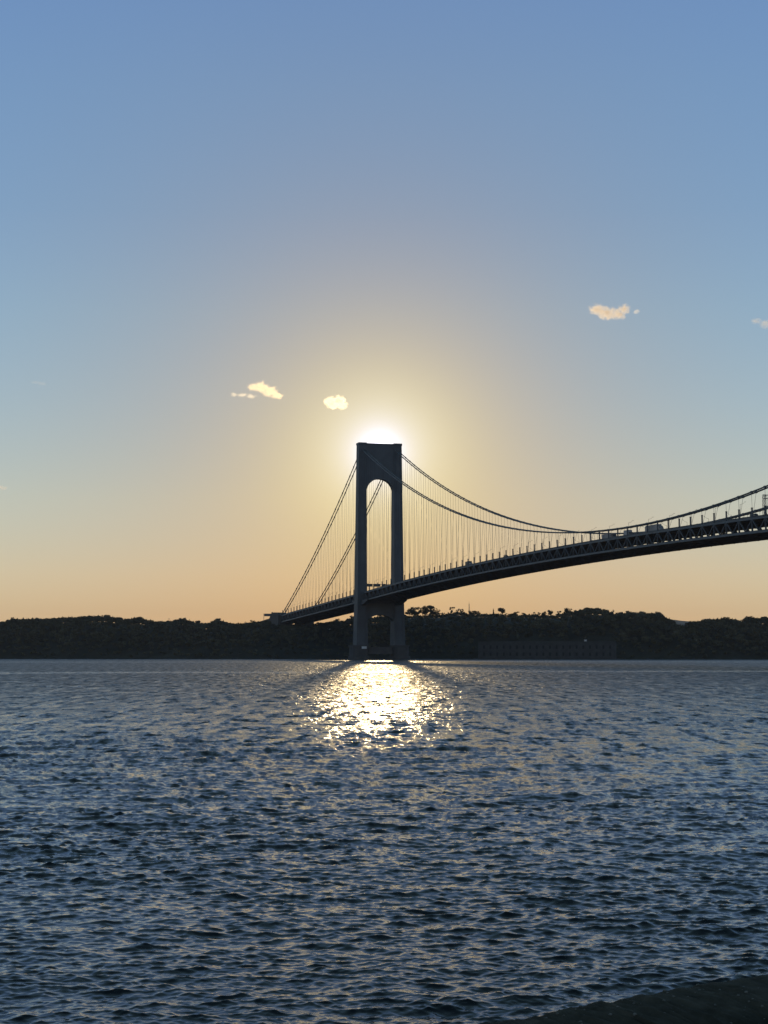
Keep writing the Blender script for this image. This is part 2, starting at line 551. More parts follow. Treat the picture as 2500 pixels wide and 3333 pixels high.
def tree_meshes(kind, variant):
    key = (kind, variant)
    if key in TREE_MESH:
        return TREE_MESH[key]
    rng = np.random.default_rng(hash(kind) % 1 + variant * 17 + len(kind) * 101)
    h = 10.0
    lobes = lobes_for(kind, rng, h)
    n = {'round': 700, 'airy': 640, 'slim': 300, 'sparse': 420, 'bush': 300}[kind]
    V, F = leaf_cloud(rng, lobes, n, .5)
    crown = big_mesh('crown', V, F, LEAF if variant % 2 == 0 else LEAF_B)
    mb = MB()
    topz = h * (.6 if kind != 'slim' else .85)
    mb.tube([(0, 0, -1.5), (.1, 0, h * .25), (-.05, .1, topz)], .34, 7, .12)
    for l in lobes[:10] if kind != 'bush' else lobes[:3]:
        z0 = h * (.25 + .2 * rng.random())
        mb.tube([(0.05, 0, z0), (l[0] * .55, l[1] * .55, z0 + (l[2] - z0) * .6), (l[0], l[1], l[2])], .2, 5, .07)
    trunk = mb.mesh('trunk', BARK)
    TREE_MESH[key] = (trunk, crown)
    return TREE_MESH[key]


def place_tree(kind, variant, loc, h, label, group, name='broadleaf_tree', rz=None, wide=1.0):
    trunk, crown = tree_meshes(kind, variant)
    t = empty(name, loc, random.uniform(0, 6.28) if rz is None else rz)
    t.scale = (h / 10 * wide, h / 10 * wide, h / 10)
    tag(t, label, 'tree', group)
    link(bpy.data.objects.new('trunk', trunk), t)
    link(bpy.data.objects.new('crown', crown), t)
    return t


def ridge_tree(px, py_top, kind, variant, label, name='broadleaf_tree', wide=1.0, base=None, group='trees along the ridge right of the tower'):
    X = (px - 1250) / FPX * 1960
    for _ in range(3):
        Y = float(crest_y(np.array(X))) + 3
        X = (px - 1250) / FPX * Y
    gz = float(ground_z(np.array(X), np.array(Y)))
    top = pix(px, py_top, Y).z
    return place_tree(kind, variant, (X, Y, gz), (top - gz) / .97 * (1.18 if kind == 'airy' else 1.0), label, group, name, wide=wide)


def build_trees():
    rid = [
        (1332, 1984, 'airy', 0, 'airy tree on the ridge closest to the right leg of the tower', 1.0),
        (1350, 1974, 'airy', 1, 'tall open-crowned tree second from the right leg of the tower', 1.05),
        (1376, 1976, 'airy', 2, 'tree with gaps of sky in its crown, left of the tallest ridge tree', 1.0),
        (1401, 1969, 'airy', 3, 'tallest open-crowned tree on the ridge near the tower', 1.1),
        (1424, 1988, 'airy', 4, 'low spreading tree just right of the tallest ridge tree', 1.1),
        (1441, 1988, 'sparse', 0, 'thin sparse sapling left of the dark mound on the ridge', .7),
        (1470, 1976, 'sparse', 1, 'bare-looking sparse tree standing on the dark mound', .9),
        (1489, 1984, 'sparse', 2, 'short thin tree on the right part of the dark mound', .8),
        (1502, 1981, 'sparse', 3, 'thin tree between the dark mound and the lattice mast', .9),
        (1536, 1986, 'airy', 5, 'small airy tree just right of the lattice mast', 1.0),
        (1553, 1989, 'airy', 6, 'low bushy tree two crowns right of the lattice mast', 1.1),
        (1606, 1982, 'slim', 0, 'narrow wispy upright tree on the bare ridge', 1.0),
        (1635, 1978, 'round', 1, 'single round-crowned tree standing alone on the ridge', 1.35),
        (1677, 1991, 'airy', 7, 'low wide tree right of the lone round-crowned tree', 1.5),
        (1702, 1995, 'airy', 8, 'small low tree in the middle of the open ridge', 1.3),
        (1727, 1996, 'sparse', 4, 'small thin shrubby tree left of the twin ridge trees', 1.2),
        (1748, 1991, 'sparse', 5, 'left one of the twin thin trees on the open ridge', 1.3),
        (1770, 1993, 'airy', 9, 'right one of the twin thin trees on the open ridge', 1.1),
        (1792, 1984, 'round', 3, 'upright dark tree on the open ridge above the fort roof', .9),
        (1815, 1988, 'sparse', 6, 'gappy tree just right of the upright tree above the fort', 1.1),
        (1846, 1981, 'airy', 10, 'large gappy tree where the open ridge meets the closed wood', 1.2),
        (1500, 1992, 'bush', 0, 'dark bushy clump on the top of the mound', 1.0),
    ]
    for px, py, kind, v, lab, wd in rid:
        wd *= 1.15 if kind in ('airy', 'sparse') else 1.0
        ridge_tree(px, py, kind, v, lab, {'bush': 'bush', 'slim': 'slender_tree', 'sparse': 'sparse_tree'}.get(kind, 'broadleaf_tree'), wd)
    for px, py, kind, v, lab in [(1262, 1997, 'airy', 11, 'airy tree seen low between the two tower legs, nearer the right leg'),
                                 (1238, 1999, 'airy', 12, 'airy tree seen low between the two tower legs, left of the other'),
                                 (1147, 2002, 'sparse', 7, 'thin tree under the deck touching the left leg of the tower'),
                                 (1097, 2013, 'round', 4, 'rounded tree top under the side span left of the tower')]:
        ridge_tree(px, py, kind, v, lab, 'sparse_tree' if kind == 'sparse' else 'broadleaf_tree', 1.0, group='trees seen under the bridge deck')
    # crowns that make the skyline of the closed wood
    rng = np.random.default_rng(11)
    sky_trees = [
        (42, 2012, 1.5, 'ragged treetop nearest the left edge of the picture'), (100, 2017, 1.2, 'low treetop second from the left edge of the picture'),
        (150, 2011, 1.6, 'flat-topped tree left of the highest part of the left wood'), (196, 2010, 1.1, 'small pointed treetop just right of the flat-topped tree on the left'),
        (238, 2014, 1.3, 'rounded treetop at the foot of the rise in the left wood'), (284, 2003, 1.7, 'broad crown starting the highest part of the left wood'),
        (318, 2005, 1.3, 'smaller crown between the two highest crowns of the left wood'), (352, 2001, 1.7, 'highest broad crown of the left wood'),
        (392, 2008, 1.4, 'sloping crown just right of the highest crown of the left wood'), (455, 2007, 1.8, 'wide flat crown right of the dip in the left wood'),
        (492, 2018, 1.1, 'small crown on the shoulder before the thin pole'), (528, 2020, 1.4, 'low rounded crown just left of the thin pole'),
        (598, 2010, 1.6, 'domed treetop right of the thin pole'), (646, 2019, 1.3, 'low dome between the pole dome and the road cutting'),
        (708, 2012, 1.7, 'broad treetop left of the dip beside the anchorage'), (826, 2019, 1.2, 'last small treetop before the left anchorage'),
        (1878, 1986, 1.4, 'left crown of the wood where it rises above the fort'), (1910, 1977, 1.7, 'highest broad crown of the wood above the fort'),
        (1942, 1977, 1.5, 'tall crown right beside the highest crown above the fort'), (1972, 1981, 1.3, 'crown on the right end of the tall clump above the fort'),
        (1992, 1989, .7, 'small pointed treetop at the right foot of the tall clump'), (2018, 1991, 1.2, 'rounded crown right of the small pointed treetop'),
        (2046, 1988, 1.4, 'second rounded crown right of the small pointed treetop'), (2088, 1990, 1.7, 'wide crown on the middle of the right wood'),
        (2140, 1990, 1.3, 'airy crown at the right end before the dip with the pale ridge'), (2252, 2020, 1.5, 'low crown just right of the dip with the pale ridge'),
        (2304, 2013, 1.5, 'crown where the wood rises again right of the dip'), (2362, 2007, 1.6, 'domed crown in the last stretch before the right edge'),
        (2436, 2004, 1.4, 'ragged tall crown second from the right edge of the picture'), (2488, 2006, 1.7, 'broad crown nearest the right edge of the picture')]
    for i, (px, py, wd, lab) in enumerate(sky_trees):
        ridge_tree(px, py, 'round' if i % 5 else 'airy', i % 8, lab, wide=wd * .95, group='trees that make the skyline of the wood')
    # the wood itself: one uncountable mass
    Vs, Fs, off = [], [], 0
    protos = []
    for v in range(10):
        r2 = np.random.default_rng(200 + v)
        protos.append(leaf_cloud(r2, lobes_for('round', r2, 10.0), 170, .95))
    low = []
    for v in range(4):
        r2 = np.random.default_rng(300 + v)
        low.append(leaf_cloud(r2, lobes_for('bush', r2, 4.0), 70, .7))
    for gx in np.arange(-640, 640, 8.0):
        for t in np.concatenate([np.arange(0.02, 1.03, .052), [.9, .95, 1.0, 1.0]]):
            X = gx + rng.uniform(-3.6, 3.6)
            Xa = np.array(X)
            Y = float(shore_y(Xa) + (t + rng.uniform(-.02, .02)) * (crest_y(Xa) - shore_y(Xa)))
            pxx = 1250 + FPX * X / Y
            if 1548 < pxx < 2002 and Y < float(shore_y(Xa)) + 30:
                continue
            if 880 < pxx < 1040 and 1985 < Y < 2110:
                continue
            gz = float(ground_z(Xa, np.array(Y)))
            th = float(tree_h(np.array(pxx)))
            if th < 6 and t > .55:
                V, F = low[int(rng.integers(0, 4))]
                s = max(th, 1.5) / 4 * rng.uniform(.5, 1.0)
            else:
                V, F = protos[int(rng.integers(0, 10))]
                s = (rng.uniform(.6, 1.0) if t < .6 else rng.uniform(.45, .75)) * (1 if t > .1 else .7)
            a = rng.uniform(0, 6.28); c_, s_ = math.cos(a), math.sin(a)
            w = rng.uniform(1.1, 1.6)
            Q = np.stack([(V[:, 0] * c_ - V[:, 1] * s_) * s * w + X, (V[:, 0] * s_ + V[:, 1] * c_) * s * w + Y, V[:, 2] * s + gz], -1)
            Vs.append(Q); Fs.append(F + off); off += len(Q)
    # scrub that closes the crest of the hill
    for gx in np.concatenate([np.arange(-640, 640, 3.2)] * 3):
        X = gx + rng.uniform(-1.5, 1.5); Xa = np.array(X)
        Y = float(crest_y(Xa)) + rng.uniform(-8, 4)
        pxx = 1250 + FPX * X / Y
        if 880 < pxx < 1040 and 1985 < Y < 2110:
            continue
        gz = float(ground_z(Xa, np.array(Y))); th = float(tree_h(np.array(pxx)))
        V, F = low[int(rng.integers(0, 4))]
        s = th / 4 * (rng.uniform(.75, 1.25) if th > 4 else rng.uniform(.7, 2.3) ** 1.1); a = rng.uniform(0, 6.28); c_, s_ = math.cos(a), math.sin(a)
        w = .75 if th > 6 else 1.2
        Q = np.stack([(V[:, 0] * c_ - V[:, 1] * s_) * s * w + X, (V[:, 0] * s_ + V[:, 1] * c_) * s * w + Y, V[:, 2] * s + gz], -1)
        Vs.append(Q); Fs.append(F + off); off += len(Q)
    o = link(bpy.data.objects.new('woodland', big_mesh('woodland', np.concatenate(Vs), np.concatenate(Fs), WOOD_LEAF)))
    tag(o, 'dark mass of woodland covering the far shore', 'woodland', kind='stuff')


build_trees()

# ------------------------------------------------------------------ the bridge
TH = 0.271634
BX, BY = -4.764432, 1712.43428
BROT = math.atan2(-math.cos(TH), math.sin(TH))
HALF, PAN, K0 = 649.0, 14.968689, -11.034398
V_CAB, V_DECK, V_LEG = 16.7, 17.9, 18.15
ZD, CDK, SLOPE = 79.05, 3.5e-5, 0.038025
ZC, ZT, ZS, SSAG = 84.38, 205.67, 48.9, 9.07
DEPTH = 8.5
U0, U1 = -368.0, 1010.0

bridge = empty('suspension_bridge', (BX, BY, 0), BROT)
tag(bridge, 'long grey suspension bridge crossing the water on an arched steel tower', 'bridge')


def zdeck(u):
    return ZD - CDK * (u - HALF) ** 2 if u > 0 else ZD - CDK * HALF ** 2 + SLOPE * u


def zcable(u):
    if u >= 0:
        return ZC + (ZT - ZC) * ((u - HALF) / HALF) ** 2
    t = -u / 370.0
    return ZT + (ZS - ZT) * t - 4 * SSAG * t * (1 - t)


def b2w(u, v, z):
    c, s = math.cos(TH), math.sin(TH)
    return Vector((BX + u * s + v * c, BY - u * c + v * s, z))


def u_at_pixel(px, v):
    """position along the bridge that appears at image column px, on the line v"""
    lo, hi = -700.0, 1300.0
    for _ in range(60):
        mid = (lo + hi) / 2
        p = b2w(mid, v, 70)
        if 1250 + FPX * p.x / (p.y * math.cos(PITCH) + (70 - CAM_H) * math.sin(PITCH)) < px:
            lo = mid
        else:
            hi = mid
    return (lo + hi) / 2


def prism(rect_pts_uz, v0, v1):
    """extrude a (u, z) outline across v"""
    n = len(rect_pts_uz)
    return [[(u, v0, z) for u, z in rect_pts_uz], [(u, v1, z) for u, z in rect_pts_uz]]


def build_tower():
    # leg outline by height: (z, inner v, outer v, half length along the bridge)
    prof = [(14, 13.2, 24.4, 7.6), (40, 13.5, 23.7, 6.9), (60, 13.7, 23.3, 6.5), (110, 13.85, 22.75, 5.7), (160, 13.9, 22.3, 5.1), (204, 13.95, 21.8, 4.6), (209.2, 13.95, 21.7, 4.55)]
    # top of the frame: solid wall above the arch
    mb = MB()
    n = 24
    zs, ztop = 162.6, 209.2
    rad = 13.9
    for hu in (4.2,):
        front = []
        pts = [(-13.9 * math.cos(math.pi * i / n), zs + rad * .96 * math.sin(math.pi * i / n)) for i in range(n + 1)]
        up = [(-13.9 + 27.8 * i / n, ztop) for i in range(n + 1)]
        vs_, fs_ = [], []
        for su in (-hu, hu):
            for (v, z) in pts:
                vs_.append((su, v, z))
            for (v, z) in up:
                vs_.append((su, v, z))
        m_ = 2 * (n + 1)
        for i in range(n):
            fs_.append((i, i + 1, n + 1 + i + 1, n + 1 + i))
            fs_.append((m_ + i + 1, m_ + i, m_ + n + 1 + i, m_ + n + 1 + i + 1))
            fs_.append((i + 1, i, m_ + i, m_ + i + 1))
            fs_.append((n + 1 + i, n + 1 + i + 1, m_ + n + 1 + i + 1, m_ + n + 1 + i))
        mb.add(vs_, fs_)
    tower = mb.obj('tower', TOWER_STEEL, bridge)
    for s in (-1, 1):
        lg = MB()
        lg.loft([[(-h, s * vi, z), (h, s * vi, z), (h, s * vo, z), (-h, s * vo, z)] for z, vi, vo, h in prof])
        lg.obj('leg', TOWER_STEEL, tower)
        # stiffening ribs down the outer faces
        rb = MB()
        for vv in (.18, .82):
            for q in (1, -1):
                rb.loft([[(q * (h - .05), s * (vi + (vo - vi) * vv - .35), z), (q * (h + .45), s * (vi + (vo - vi) * vv - .35), z), (q * (h + .45), s * (vi + (vo - vi) * vv + .35), z), (q * (h - .05), s * (vi + (vo - vi) * vv + .35), z)] for z, vi, vo, h in prof[:-1]])
        rb.obj('leg_rib', TOWER_STEEL, tower)
        # saddle housing on top of the leg
        MB().loft([[(-5.2, s * 13.6, 209.2), (5.2, s * 13.6, 209.2), (5.2, s * 22.1, 209.2), (-5.2, s * 22.1, 209.2)],
                   [(-5.0, s * 13.8, 211.2), (5.0, s * 13.8, 211.2), (5.0, s * 21.9, 211.2), (-5.0, s * 21.9, 211.2)]]).obj('saddle_cap', TOWER_STEEL, tower)
    MB().box(-4.5, 4.5, -13.55, 13.55, 209.2, 210.6).obj('top_beam', TOWER_STEEL, tower)
    # lower strut under the deck, arched below
    lo = MB()
    n = 16
    pts = [(-13.6 + 27.2 * i / n, 37.0 + 6.3 * math.sin(math.pi * i / n) ** .6) for i in range(n + 1)]
    vs_, fs_ = [], []
    for su in (-5.0, 5.0):
        vs_ += [(su, v, z) for v, z in pts] + [(su, v, 55.2) for v, z in pts]
    m_ = 2 * (n + 1)
    for i in range(n):
        fs_ += [(i, i + 1, n + 2 + i, n + 1 + i), (m_ + i + 1, m_ + i, m_ + n + 1 + i, m_ + n + 2 + i), (i + 1, i, m_ + i, m_ + i + 1), (n + 1 + i, n + 2 + i, m_ + n + 2 + i, m_ + n + 1 + i)]
    lo.add(vs_, fs_)
    lo.obj('lower_strut', TOWER_STEEL, tower)
    # brackets that carry the deck in front of and behind the legs
    for s in (-1, 1):
        for q in (1, -1):
            br = MB().loft(prism([(q * 6.2, 57.3), (q * 31, 57.9), (q * 28, 56.4), (q * 15, 53.8), (q * 6.2, 52.6)], *sorted((s * 13.8, s * 19.8))))
            br.obj('deck_bracket', TOWER_STEEL, tower)
    for s in (-1, 1):
        p = MB()
        ring = lambda e, z: [(-11 - e + 3, s * (13.0 - e), z), (11 + e - 3, s * (13.0 - e), z), (11 + e, s * (15.5 - e), z), (11 + e, s * (25.5 + e), z), (8 + e, s * (28.0 + e), z), (-8 - e, s * (28.0 + e), z), (-11 - e, s * (25.5 + e), z), (-11 - e, s * (15.5 - e), z)]
        p.loft([ring(1.0, -3), ring(1.0, 3.0), ring(0, 3.6), ring(0, 12.4), ring(.6, 12.6), ring(.6, 14.0)])
        p.obj('pier', CONCRETE, bridge)
    MB().box(-5.5, 5.5, -11.9, 11.9, 5.5, 12.2).obj('pier_wall', CONCRETE, bridge)
    MB().box(11.62, 11.8, -20.6, -15.6, 12.62 - 2.1, 12.9).obj('sign_board', WHITE, bridge)


build_tower()


def sweep(us, sec):
    """sec(u) -> closed loop of (v, z)"""
    return [[(u, v, z) for v, z in sec(u)] for u in us]


def build_deck():
    kk = np.arange(math.ceil((U0) / PAN - K0 * 0 - .5), 70)
    nodes = [(k - K0) * PAN for k in range(-36, 58)]
    nodes = [u for u in nodes if U0 - 1 <= u <= U1]
    us = [U0] + [u for u in nodes if u > U0 + 3]
    def strip(name, mat, v0, v1, z0, z1, parent=bridge):
        mb = MB()
        mb.loft(sweep(us, lambda u: [(v0, zdeck(u) + z0), (v1, zdeck(u) + z0), (v1, zdeck(u) + z1), (v0, zdeck(u) + z1)]))
        return mb.obj(name, mat, parent)
    strip('upper_roadway', ASPHALT, -16.8, 16.8, -.85, -.35)
    strip('lower_roadway', SOFFIT, -16.9, 16.9, -DEPTH + .25, -DEPTH + .8)
    for s in (-1, 1):
        strip('top_chord', STEEL, s * 17.35, s * 18.45, -1.15, -.1)
        strip('bottom_chord', STEEL, s * 17.35, s * 18.45, -DEPTH, -DEPTH + 1.15)
        strip('parapet', STEEL, s * 16.75, s * 17.05, -.35, .75)
        strip('lower_parapet', STEEL, s * 16.6, s * 16.85, -DEPTH + .8, -DEPTH + 1.65)
        strip('fascia_rail', STEEL, s * 17.8, s * 18.0, .55, .75)
    # bottom lateral stringers that texture the underside
    for v in (-12, -6, 0, 6, 12):
        strip('stringer', SOFFIT, v - .35, v + .35, -DEPTH - .2, -DEPTH + .22)
    # members built one by one, sharing meshes
    vert = MB().box(-.35, .35, -.4, .4, -DEPTH + 1.1, -1.2).mesh('truss_vertical', TRUSS_STEEL)
    post = MB().box(-.33, .33, -.33, .33, -.1, 5.0).box(-.45, .45, -.45, .45, 5.0, 5.35).mesh('suspender_post', TRUSS_STEEL)
    diag = MB().box(0, 1, -.32, .32, -.3, .3).mesh('truss_diagonal', TRUSS_STEEL)
    beam = MB().box(-.4, .4, -17.3, 17.3, -1.75, -.9).mesh('floor_beam', SOFFIT)
    beam2 = MB().box(-.4, .4, -17.3, 17.3, -DEPTH - .28, -DEPTH + .2).mesh('bottom_beam', SOFFIT)
    stuff = MB()
    nd = 0
    order = sorted(nodes, reverse=True)
    for u in order:
        z = zdeck(u)
        for nm, me in (('floor_beam', beam), ('bottom_beam', beam2)):
            o = link(bpy.data.objects.new(nm, me), bridge); o.location = (u, 0, z)
        for s in (-1, 1):
            if abs(u) < 5: continue
            o = link(bpy.data.objects.new('truss_vertical', vert), bridge); o.location = (u, s * V_DECK, z)
            o = link(bpy.data.objects.new('suspender_post', post), bridge); o.location = (u, s * V_DECK, z)
    # W-shaped bracing: from each top node down to the middle of the panels beside it
    for s in (-1, 1):
        for u in order:
            for q in (-1, 1):
                a = Vector((u + q * .4, s * V_DECK, zdeck(u) - 1.1)); ub = u + q * PAN / 2
                b = Vector((ub, s * V_DECK, zdeck(ub) - DEPTH + 1.0))
                d = b - a
                if not (U0 < ub < U1): continue
                if nd < 298:
                    o = link(bpy.data.objects.new('truss_diagonal', diag), bridge)
                    o.matrix_local = Matrix.Translation(a) @ d.to_track_quat('X', 'Z').to_matrix().to_4x4() @ Matrix.Diagonal((d.length, 1, 1, 1))
                    nd += 1
                else:
                    stuff.tube([a, b], .42, 4)
    o = stuff.obj('truss_diagonal', TRUSS_STEEL, bridge); o['kind'] = 'stuff'
    # main cables, two pairs, and their suspenders
    for s in (-1, 1):
        for off in (-1.37, 1.37):
            uu = list(np.linspace(-370, 0, 40)) + list(np.linspace(0, U1, 90)[1:])
            mb = MB(); mb.tube([(u, s * V_CAB + off, zcable(u)) for u in uu], .46, 8)
            o = mb.obj('main_cable', CABLE, bridge)
            for p in o.data.polygons: p.use_smooth = True
        hand = MB()
        for u in nodes:
            zb, zt = zdeck(u) + .5, zcable(u)
            if abs(u) < 8 or zt - zb < 1.0: continue
            sp = MB()
            for off in (-1.37, 1.37):
                sp.tube([(u, s * (V_DECK - .2) - (0.3 * s if off * s < 0 else 0), zb), (u, s * V_CAB + off, zt)], .085, 4)
                sp.loft([[(u + d_ * .9, s * V_CAB + off + e * .5, zcable(u + d_ * .9) - .5) for d_, e in ((-1, -1), (1, -1), (1, 1), (-1, 1))],
                         [(u + d_ * .9, s * V_CAB + off + e * .5, zcable(u + d_ * .9) + .5) for d_, e in ((-1, -1), (1, -1), (1, 1), (-1, 1))]])
            sp.obj('suspender', STEEL, bridge)
    # anchorage where the side-span cables end
    an = MB()
    out = [(-366, 40.0), (-366, 50.5), (-372, 53.8), (-392, 54.2), (-407, 53.2), (-420, 46.0), (-428, 36.0), (-428, 4.0), (-366, 4.0)]
    for s in (-1, 1):
        a_, b_ = sorted((s * 11.0, s * 21.5))
        MB().loft(prism(out, a_, b_)).obj('anchorage', CONCRETE, bridge)
    MB().box(-428, -366, -10.9, 10.9, 4.0, 40.0).obj('anchorage_wall', CONCRETE, bridge)


build_deck()


def build_approach():
    # the road that runs off the anchorage over the hill to the left
    mb = MB()
    us = [-366, -400, -440, -500, -580, -680]
    zz = [zdeck(-366) - .35, 50.0, 48.4, 45.6, 42, 38]
    mb.loft([[(u, -15.5, z - 6), (u, 15.5, z - 6), (u, 15.5, z), (u, -15.5, z)] for u, z in zip(us, zz)])
    o = mb.obj('road', ASPHALT)
    o.location = bridge.location; o.rotation_euler = bridge.rotation_euler
    tag(o, kind='structure')


build_approach()


def on_bridge(u, v, lift=0.0):
    p = b2w(u, v, (zdeck(u) if u > U0 else zdeck(U0) - (U0 - u) * .045) - .35 + lift)
    return p


def build_gantries():
    # seen between the tower legs, on the deck beyond the tower
    def gantry(u, label, boards, h, v0=-17, v1=17, name='sign_gantry', extra=False):
        g = empty(name, on_bridge(u, 0), BROT)
        tag(g, label, 'sign gantry', 'sign gantries over the road')
        mb = MB()
        for v in (v0, v1):
            mb.tube([(0, v, 0), (0, v, h + .6)], .28, 6)
        mb.obj('post', STEEL, g)
        b = MB(); b.box(-.2, .2, v0, v1, h - .3, h); b.box(-.2, .2, v0, v1, h - 2.2, h - 1.9)
        for i in range(12):
            v = v0 + (v1 - v0) * i / 11
            b.box(-.12, .12, v - .12, v + .12, h - 1.9, h - .3)
        b.obj('crossbeam', STEEL, g)
        for (a, c, z0, z1) in boards:
            MB().box(.25, .5, a, c, z0, z1).obj('sign_board', SIGN_BACK, g)
        return g
    gantry(-14, 'sign gantry with dark boards framed low between the two tower legs', [(-13, -3.2, 7.9, 10.7), (-2.0, 5.0, 7.9, 10.7), (6.2, 10.5, 7.9, 10.7)], 10.4, -16.4, 13.2)
    g = gantry(u_at_pixel(872, -12), 'sign gantry with one long dark board beyond the left anchorage', [(-16.5, 0, 6.0, 9.2)], 8.8, -17, 15)
    MB().box(-.2, .2, -7.4, -5.6, 9.2, 11.2).box(-.2, .2, -4.6, -3.0, 9.2, 10.8).obj('signal_box', SIGN_BACK, g)
    # lattice gantry at the right edge of the view
    u = u_at_pixel(2489, -18.2)
    g = empty('lattice_gantry', on_bridge(u, 0), BROT)
    tag(g, 'open lattice steel gantry on the deck at the right edge', 'sign gantry', 'sign gantries over the road')
    for v in (-18.2, 18.2):
        t = MB(); h = 11.5; w = .8
        for a in (-w, w):
            for b in (-w, w):
                t.tube([(a, v + b * .6, 0), (a, v + b * .6, h)], .13, 4)
        n = 6
        for i in range(n):
            z0, z1 = h * i / n, h * (i + 1) / n
            for b in (-w, w):
                t.tube([(-w, v + b * .6, z0), (w, v + b * .6, z1)], .09, 4)
                t.tube([(-w, v + b * .6, z1), (w, v + b * .6, z1)], .09, 4)
        t.obj('lattice_post', STEEL, g)
    t = MB()
    for zz in (9.4, 11.3):
        for a in (-.8, .8):
            t.tube([(a, -18.2, zz), (a, 18.2, zz)], .15, 4)
    for i in range(14):
        v0 = -18.2 + 36.4 * i / 14; v1 = v0 + 36.4 / 14
        for a in (-.8, .8):
            t.tube([(a, v0, 9.4 if i % 2 else 11.3), (a, v1, 11.3 if i % 2 else 9.4)], .09, 4)
    t.obj('lattice_beam', STEEL, g)


build_gantries()


def build_lamps():
    def curve(s):
        pts = [(0, 0, 0), (0, 0, 8.6)] + [(0, -s * (2.6 * math.sin(a)), 8.6 + 1.5 * (1 - math.cos(a)) * 1.0) for a in (.35, .75, 1.15, 1.5)]
        return pts
    for s in (-1, 1):
        pole = MB().tube([(0, 0, 0), (0, 0, 8.6)], .11, 5, .08).mesh('pole', STEEL)
        c = curve(s)
        arm = MB().tube(c[1:], .075, 5, .05).mesh('arm', STEEL)
        e = c[-1]
        head = MB().box(-.16, .16, min(e[1], e[1] - s * .75), max(e[1], e[1] - s * .75), e[2] - .12, e[2] + .06).mesh('lamp_head', SIGN_BACK)
        u = -345.0 if s < 0 else -331.0
        while u < 960:
            if abs(u) > 9:
                t = empty('street_lamp', on_bridge(u, s * 16.5), BROT)
                nm = 'near' if s < 0 else 'far'
                tag(t, 'thin curved-arm street lamp along the %s edge of the upper deck' % nm, 'street lamp', 'street lamps along the %s deck edge' % nm)
                for n_, me in (('pole', pole), ('arm', arm), ('lamp_head', head)):
                    link(bpy.data.objects.new(n_, me), t)
            u += PAN * 2


build_lamps()


